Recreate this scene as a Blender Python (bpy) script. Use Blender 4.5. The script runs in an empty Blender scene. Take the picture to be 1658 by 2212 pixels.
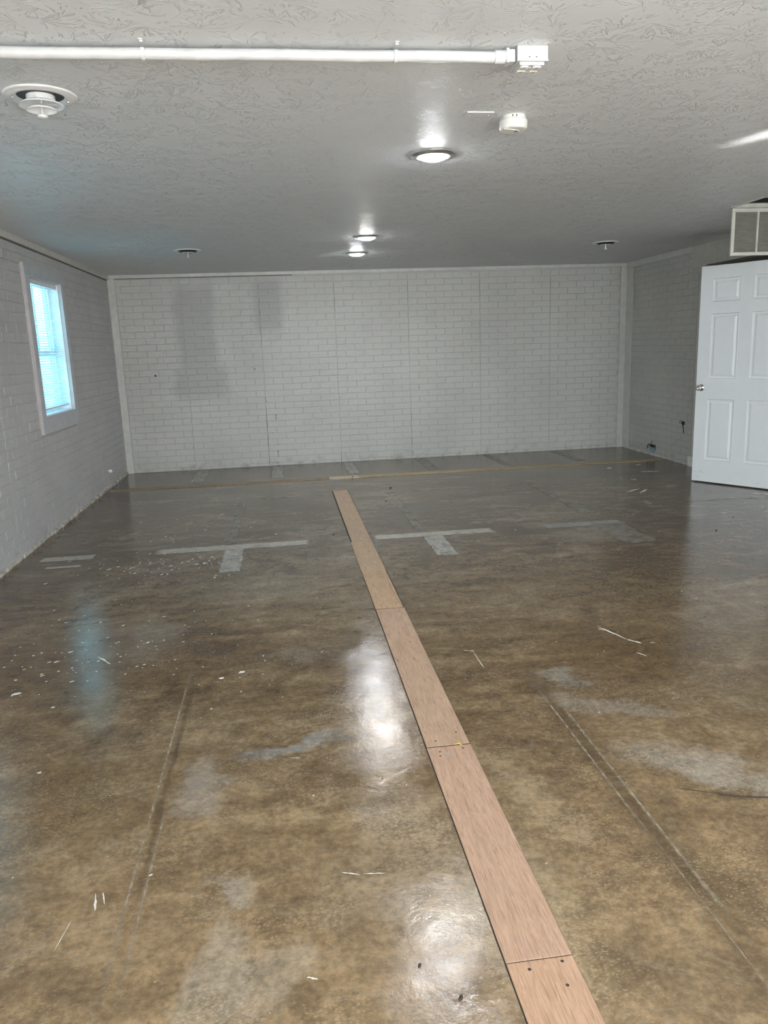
import bpy, bmesh, math, random
from mathutils import Vector, Matrix, noise
random.seed(7)
C = bpy.context.scene
COL = C.collection
PI = math.pi

# ------------------------------------------------------------------ camera
cd = bpy.data.cameras.new('camera'); cam = bpy.data.objects.new('camera', cd); COL.objects.link(cam)
cd.sensor_fit = 'VERTICAL'; cd.sensor_height = 36.0; cd.lens = 36.0 * 1651.06 / 2212.0
cd.clip_start = 0.02; cd.clip_end = 200
PITCH, ROLL, YAW, CAMH = .2126, -.0366, .1241, 1.449
fw = Vector((math.sin(YAW) * math.cos(PITCH), math.cos(YAW) * math.cos(PITCH), -math.sin(PITCH)))
rt = Vector((math.cos(YAW), -math.sin(YAW), 0)); up = rt.cross(fw)
r2 = rt * math.cos(ROLL) + up * math.sin(ROLL); u2 = -rt * math.sin(ROLL) + up * math.cos(ROLL)
m = Matrix((r2, u2, -fw)).transposed().to_4x4(); m.translation = (0, 0, CAMH)
cam.matrix_world = m
C.camera = cam

# ------------------------------------------------------------------ exposure and world
C.view_settings.view_transform = 'Standard'; C.view_settings.look = 'None'
C.view_settings.gamma = 1; C.view_settings.use_curve_mapping = False
C.view_settings.exposure = 2.28

W = bpy.data.worlds.new('sky'); C.world = W; W.use_nodes = True
wn = W.node_tree.nodes; wl = W.node_tree.links
bg = wn['Background']; tc = wn.new('ShaderNodeTexCoord'); sx = wn.new('ShaderNodeSeparateXYZ')
rp = wn.new('ShaderNodeValToRGB'); mr = wn.new('ShaderNodeMapRange')
mr.inputs['From Min'].default_value = -1; mr.inputs['From Max'].default_value = 1
wl.new(tc.outputs['Generated'], sx.inputs[0]); wl.new(sx.outputs['Z'], mr.inputs['Value'])
wl.new(mr.outputs[0], rp.inputs[0]); wl.new(rp.outputs[0], bg.inputs[0])
e = rp.color_ramp.elements
e[0].position = 0.0; e[0].color = (.40, .36, .31, 1)
e[1].position = 1.0; e[1].color = (.55, .72, 1.0, 1)
for p, c in ((.47, (.48, .45, .41, 1)), (.50, (.70, .74, .78, 1)), (.56, (.92, .95, 1.0, 1)), (.75, (.78, .87, 1.0, 1))):
    q = e.new(p); q.color = c
bg.inputs[1].default_value = 3.0
sl_ = bpy.data.lights.new('sun', 'SUN'); sl_.energy = 14; sl_.angle = math.radians(.6); sl_.color = (1, .96, .92)
so = bpy.data.objects.new('sun', sl_); so.rotation_euler = Vector((-.16, .50, -1)).to_track_quat('-Z', 'Y').to_euler(); COL.objects.link(so)

def portal(name, loc, rot, sx_, sy_):
    l = bpy.data.lights.new(name, 'AREA'); l.shape = 'RECTANGLE'; l.size = sx_; l.size_y = sy_
    l.cycles.is_portal = True
    o = bpy.data.objects.new(name, l); o.location = loc; o.rotation_euler = rot; COL.objects.link(o)
    return o
# daylight openings: storefront glass behind the camera, two windows in the left wall
portal('portal_front', (1.27, -1.98, 1.16), (PI / 2, 0, 0), 5.9, 2.16)
portal('portal_left', (-2.17, 7.22, 1.545), (0, -PI / 2, 0), 1.15, .92)
portal('portal_left', (-2.17, 4.42, 1.545), (0, -PI / 2, 0), 1.15, .92)
# added light without a fixture, standing in for sun reflected onto the ceiling
gl = bpy.data.lights.new('added_glint', 'AREA'); gl.shape = 'RECTANGLE'; gl.size = .05; gl.size_y = .05
gl.spread = math.radians(2.6); gl.energy = .05; gl.color = (1, .98, .95)
go = bpy.data.objects.new('added_glint', gl); go.location = (3.75, -.1, 1.15)
go.rotation_euler = (Vector((2.45, 3.72, 2.4)) - Vector(go.location)).to_track_quat('-Z', 'Y').to_euler(); COL.objects.link(go)

# ------------------------------------------------------------------ node helper
class NT:
    def __init__(s, name):
        s.m = bpy.data.materials.new(name); s.m.use_nodes = True
        s.t = s.m.node_tree; s.t.nodes.clear()
        s.out = s.n('ShaderNodeOutputMaterial')
    def n(s, ty, **k):
        x = s.t.nodes.new(ty)
        for a, b in k.items(): setattr(x, a, b)
        return x
    def l(s, a, b): s.t.links.new(a, b)
    def put(s, sock, v):
        if isinstance(v, bpy.types.NodeSocket): s.l(v, sock)
        elif v is not None:
            if isinstance(v, (tuple, list)) and len(v) == 3 and sock.type == 'RGBA': v = (*v, 1)
            sock.default_value = v
    def co(s): return s.n('ShaderNodeTexCoord').outputs['Object']
    def map(s, v, loc=(0, 0, 0), rot=(0, 0, 0), sc=(1, 1, 1), ty='POINT'):
        x = s.n('ShaderNodeMapping', vector_type=ty); s.l(v, x.inputs['Vector'])
        x.inputs['Location'].default_value = loc; x.inputs['Rotation'].default_value = rot; x.inputs['Scale'].default_value = sc
        return x.outputs[0]
    def noise(s, v, scale, det=4, rough=.55, dist=0, col=False):
        x = s.n('ShaderNodeTexNoise'); s.l(v, x.inputs['Vector'])
        x.inputs['Scale'].default_value = scale; x.inputs['Detail'].default_value = det
        x.inputs['Roughness'].default_value = rough; x.inputs['Distortion'].default_value = dist
        return x.outputs['Color' if col else 'Fac']
    def math(s, op, a, b=None, c=None, clamp=False):
        x = s.n('ShaderNodeMath', operation=op, use_clamp=clamp)
        s.put(x.inputs[0], a); s.put(x.inputs[1], b)
        if c is not None: s.put(x.inputs[2], c)
        return x.outputs[0]
    def vm(s, op, a, b=None, scale=None):
        x = s.n('ShaderNodeVectorMath', operation=op); s.put(x.inputs[0], a)
        if b is not None: s.put(x.inputs[1], b)
        if scale is not None: s.put(x.inputs['Scale'], scale)
        return x.outputs['Value'] if op in ('LENGTH', 'DISTANCE', 'DOT_PRODUCT') else x.outputs[0]
    def step(s, v, a, b, lo=0., hi=1.):
        x = s.n('ShaderNodeMapRange', interpolation_type='SMOOTHSTEP'); s.put(x.inputs['Value'], v)
        x.inputs['From Min'].default_value = a; x.inputs['From Max'].default_value = b
        x.inputs['To Min'].default_value = lo; x.inputs['To Max'].default_value = hi
        return x.outputs[0]
    def ramp(s, v, pts):
        x = s.n('ShaderNodeValToRGB'); s.l(v, x.inputs[0]); el = x.color_ramp.elements
        el[0].position, el[0].color = pts[0][0], (*pts[0][1], 1); el[1].position, el[1].color = pts[-1][0], (*pts[-1][1], 1)
        for p, c in pts[1:-1]:
            q = el.new(p); q.color = (*c, 1)
        return x.outputs[0]
    def mix(s, f, a, b, bt='MIX'):
        x = s.n('ShaderNodeMix', data_type='RGBA', blend_type=bt)
        s.put(x.inputs[0], f); s.put(x.inputs[6], a); s.put(x.inputs[7], b); return x.outputs[2]
    def bump(s, h, dist, strength=1.0, normal=None):
        x = s.n('ShaderNodeBump'); s.l(h, x.inputs['Height']); x.inputs['Distance'].default_value = dist
        s.put(x.inputs['Strength'], strength)
        if normal is not None: s.l(normal, x.inputs['Normal'])
        return x.outputs[0]
    def sep(s, v):
        x = s.n('ShaderNodeSeparateXYZ'); s.l(v, x.inputs[0]); return x.outputs
    def bsdf(s, color=None, rough=.5, normal=None, metal=0., spec=.5, alpha=None, coat=None, **k):
        x = s.n('ShaderNodeBsdfPrincipled')
        s.put(x.inputs['Base Color'], color); s.put(x.inputs['Roughness'], rough); s.put(x.inputs['Metallic'], metal)
        s.put(x.inputs['Specular IOR Level'], spec)
        if normal is not None: s.l(normal, x.inputs['Normal'])
        if alpha is not None: s.put(x.inputs['Alpha'], alpha)
        if coat: s.put(x.inputs['Coat Weight'], coat[0]); s.put(x.inputs['Coat Roughness'], coat[1])
        for a, b in k.items(): s.put(x.inputs[a.replace('_', ' ')], b)
        s.l(x.outputs[0], s.out.inputs[0]); return x

def simple(name, color, rough=.5, metal=0., spec=.5, bump=None, var=.06, **k):
    t = NT(name); p = t.co()
    n1 = t.noise(p, 14, 4)
    col = t.mix(t.step(n1, .3, .7, 0, 1), tuple(c * (1 - var) for c in color), tuple(min(1, c * (1 + var)) for c in color))
    nm = t.bump(t.noise(p, bump[0], 4), bump[1]) if bump else None
    t.bsdf(col, rough, nm, metal, spec, **k)
    return t.m

# ------------------------------------------------------------------ materials
def m_floor():
    t = NT('polished_concrete'); p = t.co()
    big = t.noise(p, .8, 6, .62, 1.2)
    str_ = t.noise(t.map(p, rot=(0, 0, .5), sc=(1.0, 2.6, 1)), 1.7, 7, .65, 1.6)
    mid = t.noise(p, 5.5, 9, .72, .8)
    fine = t.noise(p, 46, 5, .7)
    v = t.math('MULTIPLY_ADD', big, .34, t.math('MULTIPLY_ADD', str_, .33, t.math('MULTIPLY', mid, .33)))
    col = t.ramp(v, [(.34, (.052, .035, .019)), (.43, (.108, .073, .039)), (.50, (.176, .124, .069)), (.57, (.252, .185, .111)), (.68, (.360, .280, .185))])
    # light falloff put into the slab colour: greyer rear, brightened tan front
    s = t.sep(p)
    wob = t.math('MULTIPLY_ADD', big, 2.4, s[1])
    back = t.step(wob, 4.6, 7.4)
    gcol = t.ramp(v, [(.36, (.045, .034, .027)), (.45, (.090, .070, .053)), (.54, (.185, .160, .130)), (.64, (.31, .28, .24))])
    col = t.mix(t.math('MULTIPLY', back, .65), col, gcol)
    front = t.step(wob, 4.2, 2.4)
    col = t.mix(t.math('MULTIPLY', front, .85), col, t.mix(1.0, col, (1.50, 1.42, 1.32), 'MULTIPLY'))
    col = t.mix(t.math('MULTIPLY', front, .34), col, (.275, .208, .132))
    # colour blotches: x, y, rx, ry, rot, colour, strength
    warp = t.vm('SCALE', t.vm('SUBTRACT', t.noise(p, 2.6, 5, .6, 0, True), (.5, .5, .5)), scale=.55)
    pw = t.vm('ADD', p, warp)
    brk = t.noise(p, 11, 8, .74, .5)
    blobs = [
        (1.38, 2.20, .36, .13, -.62, (.36, .32, .27), .65), (1.25, 2.72, .34, .08, -.75, (.30, .27, .24), .45), (1.12, 3.02, .16, .08, -.2, (.33, .31, .28), .5),
        (-.36, 2.42, .10, .20, -.1, (.38, .33, .27), .6), (.02, 2.64, .18, .05, .3, (.30, .29, .27), .65),
        (-.24, 1.60, .09, .22, .3, (.40, .365, .31), .36), (-.12, 1.52, .08, .14, .2, (.36, .34, .30), .25), (-.20, 1.86, .05, .07, .3, (.40, .38, .34), .4),
        (-.92, 5.0, .35, .3, 0, (.10, .068, .045), .55), (-.9, 3.75, .75, .5, .2, (.085, .055, .035), .5),
        (.12, 3.5, .3, .3, 0, (.10, .072, .050), .5), (.02, 3.55, .16, .14, 0, (.30, .25, .19), .4),
        (1.9, 4.3, .9, .55, .1, (.105, .072, .040), .5), (1.6, 3.3, .6, .5, 0, (.125, .082, .040), .45),
        (-.2, 4.7, .5, .4, 0, (.27, .235, .18), .35), (-.75, 3.9, .22, .35, 0, (.30, .29, .26), .3),
        (2.3, 5.42, .34, .22, 0, (.25, .215, .17), .6), (1.1, 6.6, .6, .5, 0, (.085, .080, .070), .5),
        (.55, 1.62, .2, .3, .3, (.40, .31, .20), .55), (.86, 1.42, .2, .2, 0, (.12, .085, .05), .55),
        (1.12, 1.6, .10, .5, .2, (.13, .095, .055), .6), (.35, 1.85, .35, .35, 0, (.34, .28, .20), .35),
        (-.75, 2.4, .3, .35, .4, (.17, .12, .065), .5), (2.2, 3.3, .6, .8, 0, (.12, .083, .045), .4),
        (1.8, 2.6, .25, .4, .2, (.14, .10, .055), .5), (-1.5, 9.4, .45, .28, 0, (.10, .045, .035), .7),
        (.3, 9.35, .35, .28, 0, (.10, .085, .07), .6), (2.2, 9.4, .35, .25, 0, (.10, .055, .045), .65),
        (3.4, 9.45, .6, .25, 0, (.10, .05, .042), .65), (-1.4, 7.3, .5, .5, 0, (.10, .062, .050), .4),
        (1.6, 7.6, .5, .2, 0, (.23, .15, .11), .3), (-.9, 6.1, .4, .3, 0, (.20, .19, .17), .3),
        (.64, 2.35, .10, .25, .3, (.32, .24, .15), .5), (.78, 2.1, .12, .2, .4, (.36, .27, .17), .5)]
    for (x, y, rx, ry, a, c, st) in blobs:
        q = t.map(pw, loc=(x, y, 0), rot=(0, 0, a), sc=(rx, ry, 1), ty='TEXTURE')
        d = t.vm('LENGTH', q)
        dn = t.math('ADD', d, t.math('MULTIPLY', t.math('SUBTRACT', brk, .5), 1.5))
        fac = t.math('MULTIPLY', t.step(dn, 1.2, .35), st)
        col = t.mix(fac, col, c)
    # mineral flecks, pitting and dark specks
    wet = t.step(t.noise(p, 2.1, 3), .46, .62)
    fl = t.math('MULTIPLY', t.step(t.noise(p, 120, 3, .6), .60, .72), t.math('MULTIPLY_ADD', wet, .35, .06))
    col = t.mix(fl, col, (.46, .38, .27))
    pit = t.math('MULTIPLY', t.step(t.noise(t.map(p, rot=(0, 0, .4), sc=(1, 2.2, 1)), 62, 4, .6), .37, .28), .5)
    col = t.mix(pit, col, (.055, .040, .025))
    col = t.mix(.8, col, t.mix(t.step(t.math('MULTIPLY_ADD', fine, .55, t.math('MULTIPLY', t.noise(p, 13, 7, .72), .45)), .32, .68), (.52, .51, .50), (1.45, 1.42, 1.38)), 'MULTIPLY')
    vo = t.n('ShaderNodeTexVoronoi'); t.l(t.vm('ADD', t.map(p, rot=(0, 0, .3), sc=(1, 1.7, 1)), t.vm('SCALE', t.noise(p, 40, 2, .5, 0, True), scale=.02)), vo.inputs['Vector']); vo.inputs['Scale'].default_value = 95
    peb = t.math('MULTIPLY', t.step(vo.outputs['Distance'], .42, .22), t.step(t.sep(vo.outputs['Color'])[0], .55, .75))
    pm = t.math('MULTIPLY', peb, t.step(t.noise(p, 2.7, 5, .65), .44, .60))
    col = t.mix(t.math('MULTIPLY', pm, .55), col, (.38, .31, .22))
    col = t.mix(t.math('MULTIPLY', t.math('MULTIPLY', t.step(vo.outputs['Distance'], .42, .6), t.step(t.noise(p, 2.7, 5, .65), .44, .60)), .3), col, (.07, .05, .03))
    ridg = t.step(t.math('ABSOLUTE', t.math('SUBTRACT', t.noise(t.map(p, rot=(0, 0, -.35), sc=(1, 1.7, 1)), 2.3, 5, .55, 1.3), .5)), .012, 0)
    col = t.mix(t.math('MULTIPLY', ridg, .16), col, (.36, .32, .26))
    rough = t.math('ADD', t.step(mid, .3, .7, .075, .15), t.math('MULTIPLY', fl, .2))
    h = t.math('ADD', t.math('MULTIPLY', fine, .25), t.math('ADD', t.math('MULTIPLY', mid, 1.0), t.math('ADD', t.math('MULTIPLY', t.noise(p, 17, 5, .6), .7), t.math('MULTIPLY', pm, .12))))
    t.bsdf(col, rough, t.bump(h, .0024, .5), spec=.45)
    return t.m
M_FLOOR = m_floor()

def m_decal(name, color, dens=.8, streak=(1, 1), edge=.12, dark=.75, rough=.4, sc=30, rot=0):
    """thin skim or scuff lying on the slab, worn through in places and at its rim"""
    t = NT(name); p = t.co()
    uv = t.n('ShaderNodeTexCoord').outputs['UV']; s = t.sep(uv)
    du = t.math('MINIMUM', s[0], t.math('SUBTRACT', 1.0, s[0]))
    dv = t.math('MINIMUM', s[1], t.math('SUBTRACT', 1.0, s[1]))
    nz = t.noise(t.map(p, rot=(0, 0, rot), sc=(streak[0], streak[1], 1)), sc, 5, .65, .6)
    n2 = t.noise(p, 6, 4, .6)
    ed = t.math('ADD', t.math('MINIMUM', t.math('MULTIPLY', du, 2), dv), t.math('MULTIPLY', t.math('SUBTRACT', nz, .5), edge * 1.6))
    al = t.math('MULTIPLY', t.step(ed, 0, edge), t.math('MULTIPLY', t.step(nz, .30, .60, dens * .62, dens), t.step(n2, .25, .5, .65, 1)))
    col = t.mix(nz, tuple(c * dark for c in color), tuple(min(1, c * 1.2) for c in color))
    t.bsdf(col, rough, t.bump(nz, .001), alpha=al, spec=.4)
    return t.m

def m_ceiling():
    t = NT('stomped_ceiling_paint'); p = t.co()
    pw = t.vm('ADD', p, t.vm('SCALE', t.vm('SUBTRACT', t.noise(p, 5, 3, .5, 0, True), (.5, .5, .5)), scale=.10))
    def layer(scale, off):
        v = t.n('ShaderNodeTexVoronoi'); v.inputs['Scale'].default_value = scale; v.inputs['Randomness'].default_value = 1
        q = t.map(pw, loc=off); t.l(q, v.inputs['Vector'])
        loc = t.vm('SUBTRACT', q, v.outputs['Position']); s = t.sep(loc)
        ang = t.math('ARCTAN2', s[1], s[0]); rad = t.vm('LENGTH', loc)
        rnd = t.sep(v.outputs['Color'])
        cb = t.n('ShaderNodeCombineXYZ'); t.l(t.math('MULTIPLY', ang, 2.6), cb.inputs[0])
        t.l(t.math('MULTIPLY', rad, 9), cb.inputs[1]); t.l(t.math('MULTIPLY', rnd[0], 40), cb.inputs[2])
        n = t.noise(cb.outputs[0], 2.6, 3, .6, .5)
        r = t.step(n, .56, .66)
        return t.math('MULTIPLY', r, t.step(t.math('SINE', t.math('MULTIPLY_ADD', rnd[1], 6, ang)), -.7, .3))
    h = t.math('MAXIMUM', layer(5.2, (0, 0, 0)), layer(7.0, (3.3, 1.7, 0)))
    col = t.mix(t.noise(p, 3, 4), (.69, .70, .715), (.74, .747, .755))
    t.bsdf(col, t.step(t.noise(p, 9, 3),   .3, .7, .42, .52), t.bump(t.math('ADD', h, t.math('MULTIPLY', t.noise(p, 60, 3), .15)), .0034, 1.0), spec=.36)
    return t.m
M_CEIL = m_ceiling()

def m_brick(name, col=(.60, .585, .56), flat=(), rough=(.38, .55), axis=0):
    """painted moulded brick panel; flat = smoothed dull areas (centre a, z, half a, half z)"""
    t = NT(name); p = t.co(); s = t.sep(p); A = s[axis]; Z = s[2]
    mp = t.map(p, sc=(1, 1, 1.8))
    rock = t.noise(t.map(p, rot=(.25, .25, 0), sc=(1, 1, 1.9)), 30, 5, .62, 1.2)
    big = t.noise(p, 1.3, 3)
    c = t.mix(t.step(big, .3, .7), tuple(x * .95 for x in col), tuple(min(1, x * 1.04) for x in col))
    ro = t.step(t.noise(p, 4, 3), .3, .7, rough[0], rough[1]); st = 1.0; fm = None
    for (a, z, ha, hz) in flat:
        wa = t.math('ADD', t.math('SUBTRACT', A, a), t.math('MULTIPLY', t.math('SUBTRACT', t.noise(p, 5, 4, .6), .5), .16))
        ma = t.math('MULTIPLY', t.step(t.math('ABSOLUTE', wa), ha + .10, ha - .06),
                    t.step(t.math('ABSOLUTE', t.math('SUBTRACT', Z, z)), hz + .16, hz - .10))
        fm = ma if fm is None else t.math('MAXIMUM', fm, ma)
    if fm is not None:
        c = t.mix(fm, c, (.47, .46, .45)); ro = t.math('ADD', ro, t.math('MULTIPLY', fm, .4)); st = t.math('SUBTRACT', 1.0, t.math('MULTIPLY', fm, .85))
    # grime collecting at the foot of the wall
    g = t.math('MULTIPLY', t.step(Z, .16, .0), t.step(t.noise(p, 11, 5, .7), .50, .66))
    c = t.mix(t.math('MULTIPLY', g, .55), c, (.22, .19, .16))
    t.bsdf(c, ro, t.bump(rock, .011, st), spec=.5)
    return t.m

M_TRIM = simple('greige_trim_paint', (.60, .585, .55), .42, bump=(30, .0006))
M_CASE = simple('grey_window_casing_paint', (.50, .51, .53), .4)
M_CASE_EDGE = simple('pinkish_casing_edge', (.52, .48, .47), .7, bump=(60, .0006))
M_WALL = simple('greige_wall_paint', (.50, .49, .44), .5, bump=(60, .0008))
M_DARK = simple('dark_gap', (.03, .028, .025), .9)
M_WHITE = simple('white_enamel', (.80, .80, .79), .3, bump=(40, .0004))
M_PIPE = simple('white_painted_conduit', (.58, .58, .57), .32, bump=(35, .0012))
M_CREAM = simple('cream_plastic', (.80, .79, .73), .4)
M_DOORM = simple('white_door_paint', (.80, .815, .83), .38, var=.01)
M_CHROME = simple('chrome', (.80, .79, .77), .08, metal=1.)
M_NICKEL = simple('lamp_trim_metal', (.62, .62, .62), .22, metal=.85)
M_BLACK = simple('black_plastic_and_shade', (.02, .02, .02), .4)
M_GRILLE = simple('ivory_grille_enamel', (.60, .59, .53), .4)
M_LOUV = simple('grille_louvre_enamel', (.36, .35, .30), .5)
M_VINYL = simple('white_vinyl', (.78, .80, .82), .35)
M_BOX = simple('blue_plastic_box', (.28, .40, .43), .5)

def m_slat():
    t = NT('blind_slat_vinyl')
    d = t.n('ShaderNodeBsdfDiffuse'); d.inputs[0].default_value = (.80, .88, .90, 1)
    tr = t.n('ShaderNodeBsdfTranslucent'); tr.inputs[0].default_value = (.70, .90, .94, 1)
    g = t.n('ShaderNodeBsdfGlossy'); g.inputs['Roughness'].default_value = .4; g.inputs[0].default_value = (.9, .9, .9, 1)
    a = t.n('ShaderNodeMixShader'); a.inputs[0].default_value = .45; t.l(d.outputs[0], a.inputs[1]); t.l(tr.outputs[0], a.inputs[2])
    b = t.n('ShaderNodeMixShader'); b.inputs[0].default_value = .05; t.l(a.outputs[0], b.inputs[1]); t.l(g.outputs[0], b.inputs[2])
    t.l(b.outputs[0], t.out.inputs[0]); return t.m
M_SLAT = m_slat()
def m_glass(name, tint):
    t = NT(name)
    tr = t.n('ShaderNodeBsdfTransparent'); tr.inputs[0].default_value = (*tint, 1)
    g = t.n('ShaderNodeBsdfGlossy'); g.inputs['Roughness'].default_value = .01
    lw = t.n('ShaderNodeLayerWeight'); fr = t.math('MULTIPLY_ADD', t.math('POWER', lw.outputs['Facing'], 5.0), .8, .035)
    b = t.n('ShaderNodeMixShader'); t.l(fr, b.inputs[0]); t.l(tr.outputs[0], b.inputs[1]); t.l(g.outputs[0], b.inputs[2])
    t.l(b.outputs[0], t.out.inputs[0]); return t.m
M_GLASS = m_glass('tinted_window_glass', (.36, .52, .55))
M_GLASSC = m_glass('clear_storefront_glass', (.93, .95, .94))
def m_lamp(strength, col):
    t = NT('lit_lens'); e_ = t.n('ShaderNodeEmission'); e_.inputs[0].default_value = (*col, 1); e_.inputs[1].default_value = strength
    t.l(e_.outputs[0], t.out.inputs[0]); return t.m
M_LENS = m_lamp(46, (.93, .97, 1.0)); M_LENSW = m_lamp(46, (1.0, .98, .93))

def m_ply(name, a, b, seed, rot=PI / 2, sat=1.0):
    t = NT(name); p = t.map(t.co(), loc=(seed * 3.1, seed * 1.7, 0)); q = t.map(p, rot=(0, 0, rot))
    g1 = t.noise(t.map(q, sc=(1.1, 11, 1)), 3.2, 5, .6, 1.3)
    wv = t.math('SINE', t.math('MULTIPLY', g1, 46))
    g2 = t.noise(t.map(q, sc=(3, 90, 1)), 3, 4, .7)
    c = t.mix(t.step(wv, -1, 1), a, b)
    c = t.mix(.5, c, t.mix(t.noise(t.map(q, sc=(1, 5, 1)), 4, 6, .65, .5), tuple(x * .55 for x in a), tuple(min(1, x * 1.25) for x in b)))
    c = t.mix(t.math('MULTIPLY', t.step(g2, .50, .66), .65), c, tuple(x * .5 for x in a))
    c = t.mix(t.math('MULTIPLY', t.step(t.noise(p, 9, 5, .6), .58, .72), .35), c, (.36, .24, .20))
    t.bsdf(c, t.step(g2, .3, .7, .5, .62), t.bump(g2, .0009), spec=.3)
    return t.m
PLY = [m_ply('plywood_pink_%d' % i, a, b, i) for i, (a, b) in enumerate([
    ((0.415, 0.285, 0.204), (0.534, 0.384, 0.287)), ((0.425, 0.295, 0.199), (0.544, 0.394, 0.277)), ((0.435, 0.295, 0.185), (0.534, 0.384, 0.259)),
    ((0.445, 0.285, 0.166), (0.524, 0.359, 0.227)), ((0.415, 0.265, 0.177), (0.514, 0.354, 0.246)), ((0.425, 0.260, 0.177), (0.524, 0.354, 0.250)), ((0.435, 0.255, 0.162), (0.534, 0.349, 0.232))])]
M_SCREW = simple('dark_screw', (.05, .035, .03), .5, metal=.4)

# ------------------------------------------------------------------ mesh helpers
def link(name, bm, mats, parent=None, smooth=False):
    me = bpy.data.meshes.new(name); bm.normal_update(); bm.to_mesh(me); bm.free()
    for m_ in (mats if isinstance(mats, (list, tuple)) else [mats]): me.materials.append(m_)
    if smooth:
        for p_ in me.polygons: p_.use_smooth = True
    o = bpy.data.objects.new(name, me); COL.objects.link(o)
    if parent: o.parent = parent
    return o
def empty(name, loc, rz=0):
    o = bpy.data.objects.new(name, None); o.location = loc; o.rotation_euler = (0, 0, rz); o.empty_display_size = .05
    COL.objects.link(o); return o
def tag(o, label=None, cat=None, group=None, kind=None):
    if label: o['label'] = label
    if cat: o['category'] = cat
    if group: o['group'] = group
    if kind: o['kind'] = kind
    return o
def box(bm, x0, x1, y0, y1, z0, z1, bev=0, mat=0):
    v = [bm.verts.new((x, y, z)) for z in (z0, z1) for y in (y0, y1) for x in (x0, x1)]
    fs = [(0, 2, 3, 1), (4, 5, 7, 6), (0, 1, 5, 4), (2, 6, 7, 3), (0, 4, 6, 2), (1, 3, 7, 5)]
    F = [bm.faces.new([v[i] for i in f]) for f in fs]
    for f in F: f.material_index = mat
    if bev:
        ed = list({e_ for f in F for e_ in f.edges})
        bmesh.ops.bevel(bm, geom=ed, offset=bev, segments=2, affect='EDGES', profile=.5)
    return F
def lathe(bm, prof, seg=48, c=(0, 0, 0), close=False, mat=0, axis='z'):
    rings = []
    for r, z in prof:
        ring = []
        for i in range(seg):
            a = 2 * PI * i / seg; x, y, zz = r * math.cos(a), r * math.sin(a), z
            pnt = (c[0] + x, c[1] + y, c[2] + zz) if axis == 'z' else (c[0] + zz, c[1] + x, c[2] + y) if axis == 'x' else (c[0] + x, c[1] + zz, c[2] + y)
            ring.append(bm.verts.new(pnt))
        rings.append(ring)
    for a, b in zip(rings, rings[1:]):
        for i in range(seg):
            f = bm.faces.new((a[i], a[(i + 1) % seg], b[(i + 1) % seg], b[i])); f.material_index = mat
    if close:
        bm.faces.new(rings[0]); bm.faces.new(list(reversed(rings[-1])))
    return rings
def tube(bm, pts, r, seg=10, mat=0):
    rings = []
    for i, p_ in enumerate(pts):
        p_ = Vector(p_); d = (Vector(pts[min(i + 1, len(pts) - 1)]) - Vector(pts[max(i - 1, 0)])).normalized()
        s_ = d.cross(Vector((0, 0, 1)));
        if s_.length < 1e-3: s_ = Vector((1, 0, 0))
        s_.normalize(); t_ = s_.cross(d)
        rings.append([bm.verts.new(p_ + s_ * r * math.cos(2 * PI * k / seg) + t_ * r * math.sin(2 * PI * k / seg)) for k in range(seg)])
    for a, b in zip(rings, rings[1:]):
        for i in range(seg): bm.faces.new((a[i], a[(i + 1) % seg], b[(i + 1) % seg], b[i])).material_index = mat
    bm.faces.new(rings[0]); bm.faces.new(list(reversed(rings[-1])))
def fixn(bm): bmesh.ops.recalc_face_normals(bm, faces=bm.faces[:])

XL, XR, YB, YF, H = -2.006, 4.541, 9.894, -1.95, 2.40
ROW0, ROWH, BW = .04, .0769, .2328

# ------------------------------------------------------------------ setting: floor and ceiling
bm = bmesh.new(); box(bm, XL - .14, XR + 1.5, YF - .15, YB + .14, -.12, 0)
floor = tag(link('floor', bm, M_FLOOR), kind='structure')
bm = bmesh.new()
# ceiling slab with the return-air opening left open (x 3.49-4.10, y 5.40-5.79)
GX0, GX1, GY0, GY1 = 3.492, 4.085, 5.395, 5.785
for a, b, c_, d_ in ((XL - .14, GX0, YF - .15, YB + .14), (GX1, XR + 1.5, YF - .15, YB + .14), (GX0, GX1, YF - .15, GY0), (GX0, GX1, GY1, YB + .14)):
    box(bm, a, b, c_, d_, H, H + .10)
ceil = tag(link('ceiling', bm, M_CEIL), kind='structure')

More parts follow.
